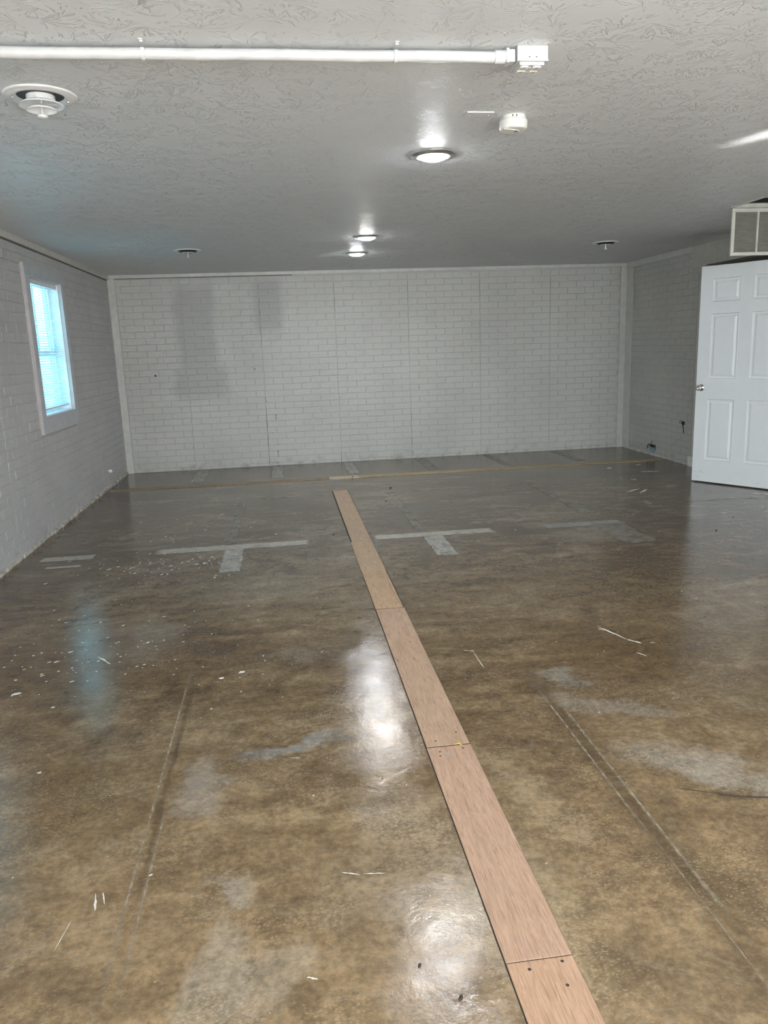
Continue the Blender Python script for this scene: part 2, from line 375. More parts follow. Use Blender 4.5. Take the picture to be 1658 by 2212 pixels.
# ------------------------------------------------------------------ brick-panel walls
def brick_wall(name, axis, plane, sgn, a0, a1, z1, seams, holes, mat, joint_phase, base):
    """one mesh: plain backing slab pieces plus every moulded brick; axis = running axis (0 x, 1 y); sgn = direction into the room"""
    bm = bmesh.new()
    def P(a, d, z):   # d = height of relief above plane
        return (a, plane + sgn * d, z) if axis == 0 else (plane + sgn * d, a, z)
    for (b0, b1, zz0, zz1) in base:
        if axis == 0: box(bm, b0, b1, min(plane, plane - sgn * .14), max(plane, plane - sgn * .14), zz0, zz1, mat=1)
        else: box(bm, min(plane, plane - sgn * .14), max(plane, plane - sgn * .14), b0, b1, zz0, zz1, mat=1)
    k = -1
    while True:
        zb = ROW0 + k * ROWH; zt = zb + ROWH; k += 1
        if zb > z1 - .012: break
        if zt < .02: continue
        zb2, zt2 = max(zb, .004), min(zt, z1)
        j = joint_phase + (0 if (k - 1) % 2 == 0 else BW / 2)
        n0 = math.floor((a0 - j) / BW) - 1
        cuts = [j + i * BW for i in range(n0, n0 + int((a1 - a0) / BW) + 4)]
        cuts = [c_ for c_ in cuts if a0 < c_ < a1]
        for s_ in seams:
            if all(abs(s_ - c_) > .03 for c_ in cuts): cuts.append(s_)
        cuts = [a0] + sorted(cuts) + [a1]
        for c0, c1 in zip(cuts, cuts[1:]):
            if c1 - c0 < .02: continue
            if any(c1 > h[0] and c0 < h[1] and zt2 > h[2] and zb2 < h[3] for h in holes):
                # keep the part outside the opening
                h = [h for h in holes if c1 > h[0] and c0 < h[1] and zt2 > h[2] and zb2 < h[3]][0]
                if c0 < h[0] - .02 and c1 > h[0]: c1 = h[0]
                elif c1 > h[1] + .02 and c0 < h[1]: c0 = h[1]
                else: continue
            g = .0034 if not any(abs(c0 - s_) < .004 or abs(c1 - s_) < .004 for s_ in seams) else .0048
            rel = .0085 + random.uniform(-.0012, .0012); bv = .0026
            J = lambda: random.uniform(-.0011, .0011)
            A0, A1, B0, B1 = c0 + g, c1 - g, zb2 + .0030, zt2 - .0030
            if B1 - B0 < .016 or A1 - A0 < .015: continue
            lo = [P(A0 + J(), 0, B0 + J()), P(A1 + J(), 0, B0 + J()), P(A1 + J(), 0, B1 + J()), P(A0 + J(), 0, B1 + J())]
            hi = [P(A0 + bv + J(), rel, B0 + bv + J()), P(A1 - bv + J(), rel, B0 + bv + J()), P(A1 - bv + J(), rel, B1 - bv + J()), P(A0 + bv + J(), rel, B1 - bv + J())]
            lo = [bm.verts.new(v_) for v_ in lo]; hi = [bm.verts.new(v_) for v_ in hi]
            flip = (sgn < 0) == (axis == 0)
            f = list(hi)
            bm.faces.new(f if flip else f[::-1])
            for i in range(4):
                q = [lo[i], lo[(i + 1) % 4], hi[(i + 1) % 4], hi[i]]
                bm.faces.new(q if flip else q[::-1])
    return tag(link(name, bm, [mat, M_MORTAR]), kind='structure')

M_MORTAR = simple('shade_darkened_mortar', (.53, .52, .50), .6, bump=(70, .002), var=.03)  # painted mortar, groove shade put into a tone darker than the bricks
SEAMB = [-1.164, -.231, .701, 1.632, 2.564, 3.50]
M_BB = m_brick('painted_brick_back', (.63, .615, .58), flat=[(-1.02, 1.62, .22, .62), (-.12, 2.0, .15, .30), (-1.0, 1.1, .3, .18)], rough=(.36, .5))
M_BL = m_brick('painted_brick_left', (.56, .555, .555), rough=(.45, .6), axis=1)
M_BR = m_brick('painted_brick_right', (.57, .555, .52), rough=(.45, .6), axis=1)
wall_back = brick_wall('wall_back', 0, YB, -1, -1.92, 4.452, 2.354, SEAMB, [], M_BB, 3.50, [(XL - .14, XR + .14, 0, H)])
# left wall, two window openings
WZ0, WZ1 = .972, 2.12
WINS = [(6.765, 7.69), (3.965, 4.89)]
base = [(YF, WINS[1][0], 0, H), (WINS[1][1], WINS[0][0], 0, H), (WINS[0][1], YB, 0, H)]
for w in WINS: base += [(w[0], w[1], 0, WZ0), (w[0], w[1], WZ1, H)]
seamL = [5.80 + .932 * i for i in range(-8, 5)]
wall_left = brick_wall('wall_left', 1, XL - .006, 1, -1.9, YB, 2.340, seamL, [(w[0] - .10, w[1] + .10, .84, 2.20) for w in WINS], M_BL, 5.80, base)
# right wall: bricks only in the far bay, door opening, plain wall toward the front
wall_right = brick_wall('wall_right', 1, XR + .006, -1, 8.10, 9.70, 2.325, [], [(8.0, 8.235, 2.17, 2.6)], M_BR, 9.60,
                        [(8.0, YB, 0, H), (YF, 6.40, 0, H), (6.40, 8.0, 2.177, H)])

# front wall behind the camera: storefront glazing
bm = bmesh.new()
FY0, FY1 = YF - .12, YF
box(bm, XL - .14, XR + .14, FY0, FY1, 2.25, H); box(bm, XL - .14, XR + .14, FY0, FY1, 0, .08)
for x0, x1 in ((XL - .14, -1.68), (.18, .28), (2.25, 2.35), (4.22, XR + .14)): box(bm, x0, x1, FY0, FY1, .08, 2.25)
tag(link('wall_front', bm, M_WALL), kind='structure')
for i, (x0, x1) in enumerate(((-1.68, .18), (.28, 2.25), (2.35, 4.22))):
    w = tag(empty('window_%d' % (i + 3), (x0, FY0 + .06, .08)), kind='structure')
    bm = bmesh.new()
    for b in ((0, x1 - x0, -.02, .02, 0, .04), (0, x1 - x0, -.02, .02, 2.13, 2.17), (0, .04, -.02, .02, .04, 2.13), (x1 - x0 - .04, x1 - x0, -.02, .02, .04, 2.13)): box(bm, *b)
    link('window_frame', bm, M_NICKEL, w)
    bm = bmesh.new(); box(bm, .04, x1 - x0 - .04, -.003, .003, .04, 2.13); link('pane', bm, M_GLASSC, w)
# ground outside
bm = bmesh.new(); box(bm, -30, 32, -30, 34, -.30, -.14)
tag(link('ground', bm, simple('pale_paving', (.42, .415, .41), .8)), kind='structure')

# small hall behind the doorway in the right wall
bm = bmesh.new()
box(bm, XR + 1.4, XR + 1.5, 6.2, 8.3, 0, H); box(bm, XR + .14, XR + 1.4, 6.2, 6.3, 0, H); box(bm, XR + .14, XR + 1.4, 8.2, 8.3, 0, H)
tag(link('wall_hall', bm, M_WALL), kind='structure')

# ------------------------------------------------------------------ trim
def trim(n, b, mat=M_TRIM, bev=.0015, name=None):
    bm = bmesh.new(); box(bm, *b, bev=bev); return tag(link('trim_%d' % n, bm, mat), kind='structure')
trim(1, (XL + .012, XR - .012, YB - .024, YB, 2.361, H))                 # crown on the back wall
trim(2, (XL - .006, XL + .022, YF, YB - .024, 2.350, H))                 # crown on the left wall
trim(3, (XR - .022, XR + .006, 8.236, YB - .024, 2.334, H))              # crown on the right wall
trim(4, (XL - .005, -1.922, YB - .016, YB, .0, 2.359))                   # corner boards
trim(5, (4.455, XR + .002, YB - .016, YB, .0, 2.359))
trim(6, (XR - .008, XR + .006, 9.705, YB - .016, .0, 2.332))
trim(7, (XR - .016, XR + .006, 6.30, 8.233, 2.177, H), M_WALL)           # header board over the doorway
trim(8, (XR - .014, XR + .006, 7.96, 8.075, .115, 2.177))                # door casing
trim(9, (XR - .028, XR + .006, 7.95, 8.115, .0, .115), M_WHITE)          # plinth block at the casing foot
bm = bmesh.new(); box(bm, XR + .001, XR + .0055, 8.077, 8.095, .75, 2.16); box(bm, XL - .0055, XL + .002, YF, YB - .02, 2.341, 2.350)
box(bm, -1.92, .2, YB - .012, YB - .001, 2.354, 2.361)
tag(link('trim_10', bm, simple('painted_gap_shade', (.13, .12, .11), .9)), kind='structure')                       # dark strips painting the shade of gaps beside casing and under crown
bm = bmesh.new()
for i in range(70):                                                      # lumpy mortar fillet at the foot of the left wall
    y0 = 4.8 + i * .0735; box(bm, XL - .004, XL + random.uniform(.008, .022), y0, y0 + .08, 0, random.uniform(.022, .034), bev=.003)
tag(link('baseboard_left', bm, simple('dirty_mortar', (.50, .47, .41), .8, bump=(50, .003), var=.25)), kind='structure')
bm = bmesh.new()
for i in range(22):
    y0 = 8.12 + i * .08; box(bm, XR - random.uniform(.006, .014), XR + .004, y0, y0 + .084, 0, random.uniform(.02, .032), bev=.003)
tag(link('baseboard_right', bm, simple('pale_mortar', (.55, .54, .52), .8, bump=(50, .003), var=.2)), kind='structure')

# ------------------------------------------------------------------ windows and blinds on the left wall
def window(n, y0, y1):
    w = tag(empty('window_%d' % n, (XL, (y0 + y1) / 2, WZ0)), kind='structure')
    def pt(name, boxes, mat, bev=.001, parent=w):
        bm = bmesh.new()
        for b in boxes: box(bm, b[0] - XL, b[1] - XL, b[2] - (y0 + y1) / 2, b[3] - (y0 + y1) / 2, b[4] - WZ0, b[5] - WZ0, bev=bev)
        return link(name, bm, mat, parent)
    F, B_ = XL + .030, XL - .002
    pt('casing', [(B_, F, y0 - .115, y1 + .10, WZ1, WZ1 + .09), (B_, F, y0 - .115, y1 + .10, WZ0 - .14, WZ0),
                  (B_, F - .001, y0 - .105, y0, WZ0, WZ1), (B_, F - .001, y1, y1 + .10, WZ0, WZ1)], M_CASE)
    pt('casing_edge', [(B_, F - .003, y0 - .1175, y0 - .1155, WZ0 - .138, WZ1 + .088)], M_CASE_EDGE, 0)  # thin strip on the near side of the casing, in a pinkish tone
    pt('jamb', [(XL - .14, B_, y0, y0 + .006, WZ0, WZ1), (XL - .14, B_, y1 - .006, y1, WZ0, WZ1), (XL - .14, B_, y0, y1, WZ1 - .006, WZ1)], M_VINYL)
    pt('sill', [(XL - .14, XL + .012, y0 + .006, y1 - .006, WZ0, WZ0 + .010)], M_VINYL)
    zm = 1.50
    X0, X1 = XL - .115, XL - .085
    pt('sash', [(X0, X1, y0 + .006, y0 + .04, WZ0 + .01, WZ1 - .006), (X0, X1, y1 - .04, y1 - .006, WZ0 + .01, WZ1 - .006),
                (X0, X1, y0 + .04, y1 - .04, WZ0 + .01, WZ0 + .05), (X0, X1, y0 + .04, y1 - .04, WZ1 - .045, WZ1 - .006), (X0, X1 + .01, y0 + .04, y1 - .04, zm - .022, zm + .022)], M_VINYL)
    pt('muntin', [(X0 + .008, X1 - .008, (y0 + y1) / 2 - .012, (y0 + y1) / 2 + .012, zm + .022, WZ1 - .045)], M_VINYL)
    pt('pane', [(XL - .102, XL - .098, y0 + .04, y1 - .04, WZ0 + .05, zm - .022), (XL - .102, XL - .098, y0 + .04, y1 - .04, zm + .022, WZ1 - .045)], M_GLASS, 0)
    return w
def blind(y0, y1, label):
    xc = XL - .030
    yc = (y0 + y1) / 2
    b = tag(empty('window_blind', (xc, yc, WZ0)), label, 'window blind', 'slatted blinds in the left wall windows')
    hw = (y1 - y0) / 2 - .016
    bm = bmesh.new(); box(bm, -.014, .016, -hw, hw, WZ1 - .048 - WZ0, WZ1 - .010 - WZ0, bev=.002); link('head_rail', bm, M_VINYL, b)
    bm = bmesh.new()
    zt = WZ1 - .062 - WZ0; zb = .070; n = 48; tilt = math.radians(24)
    for i in range(n):
        z = zt - (zt - zb) * i / (n - 1)
        seg = 5; rows = []
        for j in range(seg):
            s_ = (j / (seg - 1) - .5) * .025; cz = .0016 * (1 - (2 * j / (seg - 1) - 1) ** 2)
            x = s_ * math.cos(tilt) - cz * math.sin(tilt); zz = z - s_ * math.sin(tilt) + cz * math.cos(tilt)
            sag = .0012 * math.sin(i * 1.7)
            rows.append((bm.verts.new((x, -hw + .003, zz)), bm.verts.new((x, 0, zz - sag)), bm.verts.new((x, hw - .003, zz))))
        for a, c_ in zip(rows, rows[1:]):
            bm.faces.new((a[0], a[1], c_[1], c_[0])); bm.faces.new((a[1], a[2], c_[2], c_[1]))
    sl = link('slats', bm, M_SLAT, b, smooth=True)
    bm = bmesh.new(); box(bm, -.012, .012, -hw, hw, .047, .060, bev=.002); link('bottom_rail', bm, M_VINYL, b)
    for yy in (-hw * .62, 0, hw * .62):
        bm = bmesh.new()
        for xx in (-.013, .013): tube(bm, [(xx, yy, .05), (xx, yy, WZ1 - .05 - WZ0)], .0008, 5)
        link('ladder_cord', bm, simple('cord', (.45, .50, .52), .8), b)
    bm = bmesh.new(); tube(bm, [(.020, -hw + .075, WZ1 - .045 - WZ0), (.022, -hw + .070, .62), (.022, -hw + .072, .30)], .0035, 7)
    link('tilt_wand', bm, simple('wand_plastic', (.30, .38, .40), .4), b)
    return b
window(1, *WINS[0]); window(2, *WINS[1])
blind(*WINS[0], 'white slatted window blind hanging in the grey-cased window of the left brick wall')
blind(*WINS[1], 'white slatted window blind in the window nearer the front of the left wall')

# ------------------------------------------------------------------ door standing open into the room
DA = Vector((4.068, 7.216)); DB = Vector((4.535, 6.430)); dd = (DB - DA).normalized()
door = tag(empty('door_1', (DA.x, DA.y, 0), math.atan2(dd.y, dd.x)), kind='structure')
DW, DZ0, DZ1, DT = (DB - DA).length, .012, 2.092, .036
def door_leaf():
    bm = bmesh.new()
    us = [0, .119, .399, .519, .799, DW]; zs = [DZ0, .230, .836, 1.030, 1.650, 1.757, 1.973, DZ1]
    panels = {(1, 1), (3, 1), (1, 3), (3, 3), (1, 5), (3, 5)}
    # local frame: x along the leaf, -y is the room-facing side... the leaf occupies y in [0, DT] behind the visible face y = 0
    vis = 0.0
    for side, y in ((0, 0.0), (1, DT)):
        sg = 1 if side == 0 else -1
        for i in range(5):
            for j in range(7):
                x0, x1, z0, z1 = us[i], us[i + 1], zs[j], zs[j + 1]
                def ring(o, d): return [bm.verts.new(v_) for v_ in ((x0 + o, y + sg * d, z0 + o), (x1 - o, y + sg * d, z0 + o), (x1 - o, y + sg * d, z1 - o), (x0 + o, y + sg * d, z1 - o))]
                if (i, j) not in panels:
                    bm.faces.new(ring(0, 0)); continue
                R = [ring(0, 0), ring(.003, -.002), ring(.008, .009), ring(.018, .011), ring(.026, .0105), ring(.044, .0020), ring(.048, .0016)]
                for a, b in zip(R, R[1:]):
                    for k in range(4): bm.faces.new((a[k], a[(k + 1) % 4], b[(k + 1) % 4], b[k]))
                bm.faces.new(R[-1])
    # edges
    for q in (((0, 0, DZ0), (0, DT, DZ0), (0, DT, DZ1), (0, 0, DZ1)), ((DW, 0, DZ0), (DW, DT, DZ0), (DW, DT, DZ1), (DW, 0, DZ1)),
              ((0, 0, DZ0), (DW, 0, DZ0), (DW, DT, DZ0), (0, DT, DZ0)), ((0, 0, DZ1), (DW, 0, DZ1), (DW, DT, DZ1), (0, DT, DZ1))):
        bm.faces.new([bm.verts.new(v_) for v_ in q])
    bmesh.ops.remove_doubles(bm, verts=bm.verts[:], dist=.0004); fixn(bm)
    return bm
# the visible face must look toward the camera: check which side the normal falls on
leaf = link('door_leaf', door_leaf(), M_DOORM, door)
def knob(sgn, y):
    bm = bmesh.new()
    prof = [(.0, 0), (.033, 0), (.034, .004), (.030, .009), (.016, .012), (.012, .016), (.012, .030), (.020, .036), (.027, .046), (.0275, .054), (.023, .062), (.012, .066), (.010, .0645), (0.0001, .0645)]
    lathe(bm, [(r, y + sgn * z) for r, z in prof], 36, c=(.056, 0, .944), axis='y'); fixn(bm)
    return link('door_knob', bm, M_CHROME, door, True)
knob(-1, 0.0); knob(1, DT)
bm = bmesh.new(); box(bm, -.0015, .001, .006, .030, .915, .973); box(bm, -.010, 0, .012, .024, .937, .951)
link('latch_plate', bm, M_CHROME, door)
for z in (.25, 1.05, 1.85):
    bm = bmesh.new(); tube(bm, [(DW + .004, .038, z - .045), (DW + .004, .038, z + .045)], .006, 10); box(bm, DW - .03, DW, DT, DT + .0025, z - .045, z + .045)
    link('hinge', bm, M_CHROME, door)
bm = bmesh.new()
for (a, z0, b, z1, w) in ((.08, .115, .16, .082, .0016), (.02, .105, .09, .088, .0008), (.04, .066, .08, .058, .0010), (.06, .050, .10, .046, .0008), (.66, .05, .70, .06, .001)):
    d_ = Vector((b - a, 0, z1 - z0)).normalized(); p_ = Vector((-d_.z, 0, d_.x)) * w
    a_, b_ = Vector((a, -.0006, z0)), Vector((b, -.0006, z1)); bm.faces.new([bm.verts.new(v_) for v_ in (a_ - p_, b_, a_ + p_)])
link('scuff', bm, simple('grey_scuff', (.30, .31, .33), .6), door)

# ------------------------------------------------------------------ floor: cement strips, grooves, scuffs (parts of the slab)
def quad_uv(bm, x0, x1, y0, y1, z, skew=(0, 0)):
    uv = bm.loops.layers.uv.verify()
    co = ((x0, y0), (x1, y0), (x1 + skew[0], y1), (x0 + skew[0], y1)); L_ = ((0, 0), (1, 0), (1, 1), (0, 1))
    if (y1 - y0) > (x1 - x0): L_ = ((0, 0), (0, 1), (1, 1), (1, 0))
    f = bm.faces.new([bm.verts.new((a, b, z)) for a, b in co])
    for lp, q in zip(f.loops, L_): lp[uv].uv = q
def decal(name, quads, mat, z=.0008, kind=None):
    bm = bmesh.new()
    for i, q in enumerate(quads): quad_uv(bm, *q[:4], z + i * .0002, q[4] if len(q) > 4 else (0, 0))
    o = link(name, bm, mat, floor); return o
M_P1 = m_decal('grey_cement_skim', (.52, .49, .43), 1.0, (.6, 2.4), .10, .62, rough=.34)
M_P1V = m_decal('grey_cement_skim_lengthwise', (.45, .435, .39), .95, (1.6, .6), .10, .62, rough=.34, sc=16)
M_P2 = m_decal('faint_cement_skim', (.34, .32, .28), .6, (1, 1), .14, .7, rough=.3, sc=12)
M_LINE = m_decal('pale_scored_line', (.38, .31, .22), .8, (1, .5), .6, .7, sc=60)
M_BAND = m_decal('dark_footprint', (.11, .08, .048), .32, (3, 1), .6, .7, rough=.2, sc=20)
decal('cement_strip', [(-1.04, .15, 5.665, 5.82)], M_P1)
decal('cement_strip', [(-.515, -.355, 5.05, 5.69)], M_P1V, .0012)
decal('cement_strip', [(-.505, -.43, 5.83, 7.0), (-.53, -.42, 6.9, 7.5)], M_P2, .0010)
decal('cement_strip', [(-1.86, -1.455, 5.665, 5.80), (-1.75, -1.5, 5.46, 5.52)], M_P1)
decal('cement_strip', [(.615, 1.60, 5.67, 5.815)], M_P1)
decal('cement_strip', [(1.0, 1.168, 5.085, 5.69)], M_P1V, .0012)
decal('cement_strip', [(.985, 1.06, 5.82, 7.6)], M_P2, .0010)
decal('cement_strip', [(1.985, 2.66, 5.66, 5.815)], m_decal('dull_cement_skim', (.40, .39, .37), .8, (.6, 2), .12, .7, rough=.32), .0009)
decal('cement_strip', [(2.36, 2.66, 5.05, 5.72)], M_P2, .0012)
decal('cement_strip', [(2.45, 2.60, 6.1, 6.5), (2.46, 2.52, 6.45, 7.6)], M_P2, .0010)
for x0, x1 in ((-1.135, -.965), (-.205, -.045), (.705, .855), (1.65, 1.80), (2.565, 2.685), (3.49, 3.63)):
    decal('cement_strip', [(x0, x1, 8.86, 9.86)], M_P1V if x0 < 1 else M_P2, .0010)
decal('cement_strip', [(1.2, 2.4, 7.55, 7.62, (0, 0)), (-.3, .35, 7.6, 7.7)], m_decal('thin_pale_smear', (.36, .36, .34), .5, (.3, 4), .3, .7), .0009)
decal('groove', [(-.515, -.499, 1.45, 3.5), (-.471, -.457, 1.55, 2.35)], M_LINE, .0012)
decal('groove', [(-.50, -.462, 1.55, 3.6)], M_BAND, .0008)
decal('groove', [(.991, 1.005, 1.85, 3.0), (1.032, 1.052, 1.45, 2.9), (1.000, 1.008, 1.3, 1.9)], M_LINE, .0012)
decal('groove', [(.96, 1.075, 1.2, 3.3)], M_BAND, .0008)
decal('cement_smear', [(-.29, .02, 2.585, 2.66), (-.02, .19, 2.63, 2.72)], m_decal('bluish_cement_smear', (.33, .32, .29), .6, (1, 2), .7, .7, sc=14), .0010)
decal('cement_smear', [(-.47, -.28, 2.26, 2.62)], m_decal('pale_cement_smear', (.42, .36, .29), .55, (1, 1), .8, .75, sc=10), .0010)
M_PAINT = simple('white_paint_drip', (.74, .72, .66), .45)
def strokes(name, segs, mat=M_PAINT, z=.0013, w=.004):
    bm = bmesh.new()
    for s_ in segs:
        (a, b), (c_, d_) = s_[0], s_[1]; ww = s_[2] if len(s_) > 2 else w
        A, B_ = Vector((a, b, z)), Vector((c_, d_, z)); n_ = 6; dv = (B_ - A); nn = Vector((-dv.y, dv.x, 0)).normalized()
        Lp, Rp = [], []
        for i in range(n_ + 1):
            k = i / n_; hw = ww * (.35 + .9 * random.random()) * (.3 if i in (0, n_) else 1); c0 = A + dv * k + nn * random.uniform(-.4, .4) * ww
            Lp.append(bm.verts.new(c0 + nn * hw)); Rp.append(bm.verts.new(c0 - nn * hw))
        for i in range(n_): bm.faces.new((Rp[i], Rp[i + 1], Lp[i + 1], Lp[i]))
    return link(name, bm, mat, floor)
strokes('paint_streak', [((1.532, 3.563), (1.60, 3.36), .005), ((1.60, 3.36), (1.645, 3.30), .005), ((1.545, 3.5), (1.52, 3.53), .004), ((1.57, 3.2), (1.60, 3.15), .003), ((1.69, 3.3), (1.71, 3.29), .003)])
strokes('paint_streak', [((.79, 3.40), (.835, 3.38), .004), ((.828, 3.40), (.83, 3.18), .0025)], simple('tan_drip', (.45, .38, .28), .5))
strokes('paint_streak', [((3.20, 6.85), (3.40, 7.0), .012), ((3.30, 6.78), (3.46, 6.95), .012), ((3.85, 7.9), (4.05, 7.85), .022), ((3.6, 8.2), (3.68, 8.3), .02), ((3.55, 7.5), (3.60, 7.48), .02), ((4.0, 8.35), (4.1, 8.4), .02)])
strokes('paint_streak', [((4.25, 6.46), (4.42, 6.32), .035)])
strokes('scratch', [((1.197, 2.123), (1.31, 2.067), .0020), ((1.31, 2.067), (1.38, 2.035), .0035), ((1.38, 2.035), (1.62, 1.98), .004)], simple('dark_scratch', (.06, .05, .045), .6))
strokes('crack', [((3.50, 6.30), (3.70, 6.288), .004), ((3.70, 6.288), (3.94, 6.295), .004), ((3.94, 6.295), (4.2, 6.25), .004), ((4.2, 6.25), (4.5, 6.34), .004), ((3.2, 6.33), (3.5, 6.30), .003)], simple('hairline_crack', (.04, .037, .033), .7), z=.0009)
strokes('paint_streak', [((-.98, 3.70), (-.905, 3.60), .006), ((-.60, 1.94), (-.585, 1.87), .003), ((-.58, 1.94), (-.565, 1.89), .002), ((-.64, 1.84), (-.655, 1.74), .0012), ((.08, 1.905), (.13, 1.885), .0022), ((.14, 1.888), (.20, 1.88), .002),
                         ((-.06, 2.56), (-.02, 2.55), .0015), ((-.03, 1.55), (-.005, 1.54), .003)])
bm = bmesh.new()   # spattered drops of white paint
def drop(x, y, r, el=1.6, ang=0):
    n_ = 7; ca, sa = math.cos(ang), math.sin(ang); vs = []
    for i in range(n_):
        a = 2 * PI * i / n_; rr = r * random.uniform(.6, 1.2); px, py = rr * math.cos(a) * el, rr * math.sin(a)
        vs.append(bm.verts.new((x + px * ca - py * sa, y + px * sa + py * ca, .0014)))
    bm.faces.new(vs)
for cx_, cy_, sx_, sy_, n_, r_ in ((-.80, 5.35, .22, .20, 70, .008), (-1.25, 5.35, .18, .16, 30, .007), (-1.05, 3.85, .25, .35, 60, .0055), (-1.25, 3.6, .15, .3, 40, .006),
                                   (-.78, 6.3, .25, .35, 22, .007), (-.55, 4.2, .5, .5, 26, .0035), (-.62, 3.7, .25, .2, 24, .004), (.4, 3.0, 1.0, 1.0, 40, .0018), (1.6, 4.6, .6, 1.0, 18, .003),
                                   (-.3, 2.2, .5, .7, 40, .0013), (1.4, 2.6, .3, .6, 24, .0018), (.0, 4.2, .3, .3, 10, .003), (-.25, 3.45, .2, .2, 14, .003), (3.3, 5.2, .5, .8, 8, .006)):
    for i in range(n_):
        drop(random.gauss(cx_, sx_), random.gauss(cy_, sy_), r_ * random.uniform(.3, 1.3), random.choice((1, 1.3, 2.2)), random.choice((.5, .8, 1.1)))
for (x, y, r) in ((-1.26, 3.34, .016), (-.27, 3.37, .012), (-.36, 3.32, .010), (-.95, 2.63, .006), (-.46, 1.99, .004)): drop(x, y, r, 1.5, .3)
o = link('paint_spatter', bm, M_PAINT, floor); o['kind'] = 'stuff'

# dark strip under the boards, painting the shade of their edge gaps
bm = bmesh.new(); box(bm, .4382, .6062, -1.2, 7.842, .0002, .0012); link('slot', bm, M_DARK, floor)

# ------------------------------------------------------------------ plywood boards down the middle of the floor
BT = .0030
boards = [ # x0, x1, y0, y1, label, screws
    (.449, .601, 7.113, 7.840, 'pinkish plywood board at the far end of the line of boards down the floor', []),
    (.448, .602, 5.646, 7.109, 'long plywood board, second from the far end of the board line', [(.506, 6.449), (.557, 6.265)]),
    (.439, .602, 4.852, 5.643, 'short plywood board just left of the grey cement cross, jogging leftward', [(.546, 5.337)]),
    (.441, .600, 4.083, 4.849, 'yellowish plywood board with a curved crack along its right edge', [(.484, 4.692), (.543, 4.698), (.561, 4.685), (.570, 4.154), (.479, 4.130)]),
    (.442, .604, 2.532, 4.072, 'plywood board with wavy grain in the middle of the floor between the two open joints', [(.464, 4.02), (.565, 4.023), (.547, 3.755), (.551, 3.557), (.534, 3.342), (.457, 3.342), (.572, 2.619), (.483, 2.569)]),
    (.441, .605, 1.509, 2.524, 'plywood board with a grey stain, nearest side of the open joint with the yellow splinter', [(.483, 2.49), (.479, 2.461), (.571, 2.50)]),
    (.441, .605, -.60, 1.506, 'plywood board nearest the viewer with two dark screws at its far end', [(.574, 1.492), (.490, 1.481), (.561, 1.423)])]
for i, (x0, x1, y0, y1, lab, scr) in enumerate(boards):
    yc = (y0 + y1) / 2; xc = (x0 + x1) / 2
    bo = tag(empty('plywood_board', (xc, yc, .0012)), lab, 'board', 'plywood boards laid in a line down the floor')
    bm = bmesh.new(); box(bm, x0 - xc, x1 - xc, y0 - yc, y1 - yc, 0, BT, bev=.0012)
    link('board_panel', bm, PLY[i], bo)
    for (sx_, sy_) in scr:
        bm = bmesh.new(); r = .0042; lathe(bm, [(.0001, BT + .0009), (r * .7, BT + .0009), (r, BT + .0002), (r, BT - .001)], 12, c=(sx_ - xc, sy_ - yc, 0)); fixn(bm)
        link('screw', bm, M_SCREW, bo)
    if i == 3:
        bm = bmesh.new(); pts = [(.585, 4.55), (.580, 4.45), (.583, 4.337), (.584, 4.219), (.592, 4.13), (.598, 4.09)]
        for a, b in zip(pts, pts[1:]):
            bm.faces.new([bm.verts.new((p_[0] - xc + d_, p_[1] - yc, BT + .0004)) for p_, d_ in ((a, -.0009), (a, .0009), (b, .0009), (b, -.0009))])
        link('split', bm, M_DARK, bo)
    if i == 5:
        bm = bmesh.new(); lathe(bm, [(.0001, BT + .0004), (.013, BT + .0004)], 14, c=(.505 - xc, 2.47 - yc, 0)); fixn(bm)
        link('stain', bm, simple('grey_stain', (.33, .25, .21), .6, var=.3), bo)
bm = bmesh.new(); tube(bm, [(.556, 2.555, .0066), (.562, 2.53, .0076), (.572, 2.515, .0066)], .0018, 6); tube(bm, [(.548, 2.527, .0066), (.566, 2.531, .0086)], .0014, 6)
tag(link('wood_splinter', bm, simple('yellow_splinter', (.70, .55, .08), .6)), 'tiny yellow splinter lying across the open joint between two plywood boards', 'splinter')

# thin wood strips across the rear of the floor
M_S = [m_ply('strip_wood_%d' % i, a, b, 11 + i, 0) for i, (a, b) in enumerate([((.27, .20, .135), (.36, .27, .18)), ((.55, .46, .33), (.62, .53, .39)), ((.40, .31, .18), (.49, .39, .24))])]
for i, (x0, x1, y0, y1, y2, y3, lab) in enumerate((
        (-1.96, .462, 8.600, 8.690, 8.590, 8.700, 'brown weathered wood strip along the rear floor, left part ending at the left wall'),
        (.466, .800, 8.580, 8.720, 8.580, 8.720, 'short pale wood strip between the two long strips at the rear of the floor'),
        (.803, 4.47, 8.585, 8.715, 8.585, 8.715, 'long yellowish wood strip along the rear floor reaching to the right wall'))):
    bm = bmesh.new(); xc, yc = (x0 + x1) / 2, (y0 + y1) / 2
    v = [bm.verts.new((x - xc, y - yc, z)) for z in (0, .006) for x, y in ((x0, y2), (x1, y0), (x1, y1), (x0, y3))]
    for f in ((3, 2, 1, 0), (4, 5, 6, 7), (0, 1, 5, 4), (1, 2, 6, 5), (2, 3, 7, 6), (3, 0, 4, 7)): bm.faces.new([v[k] for k in f])
    o = link('wood_strip', bm, M_S[i]); o.location = (xc, yc, .0005)
    tag(o, lab, 'wood strip', 'wood strips across the rear of the floor')

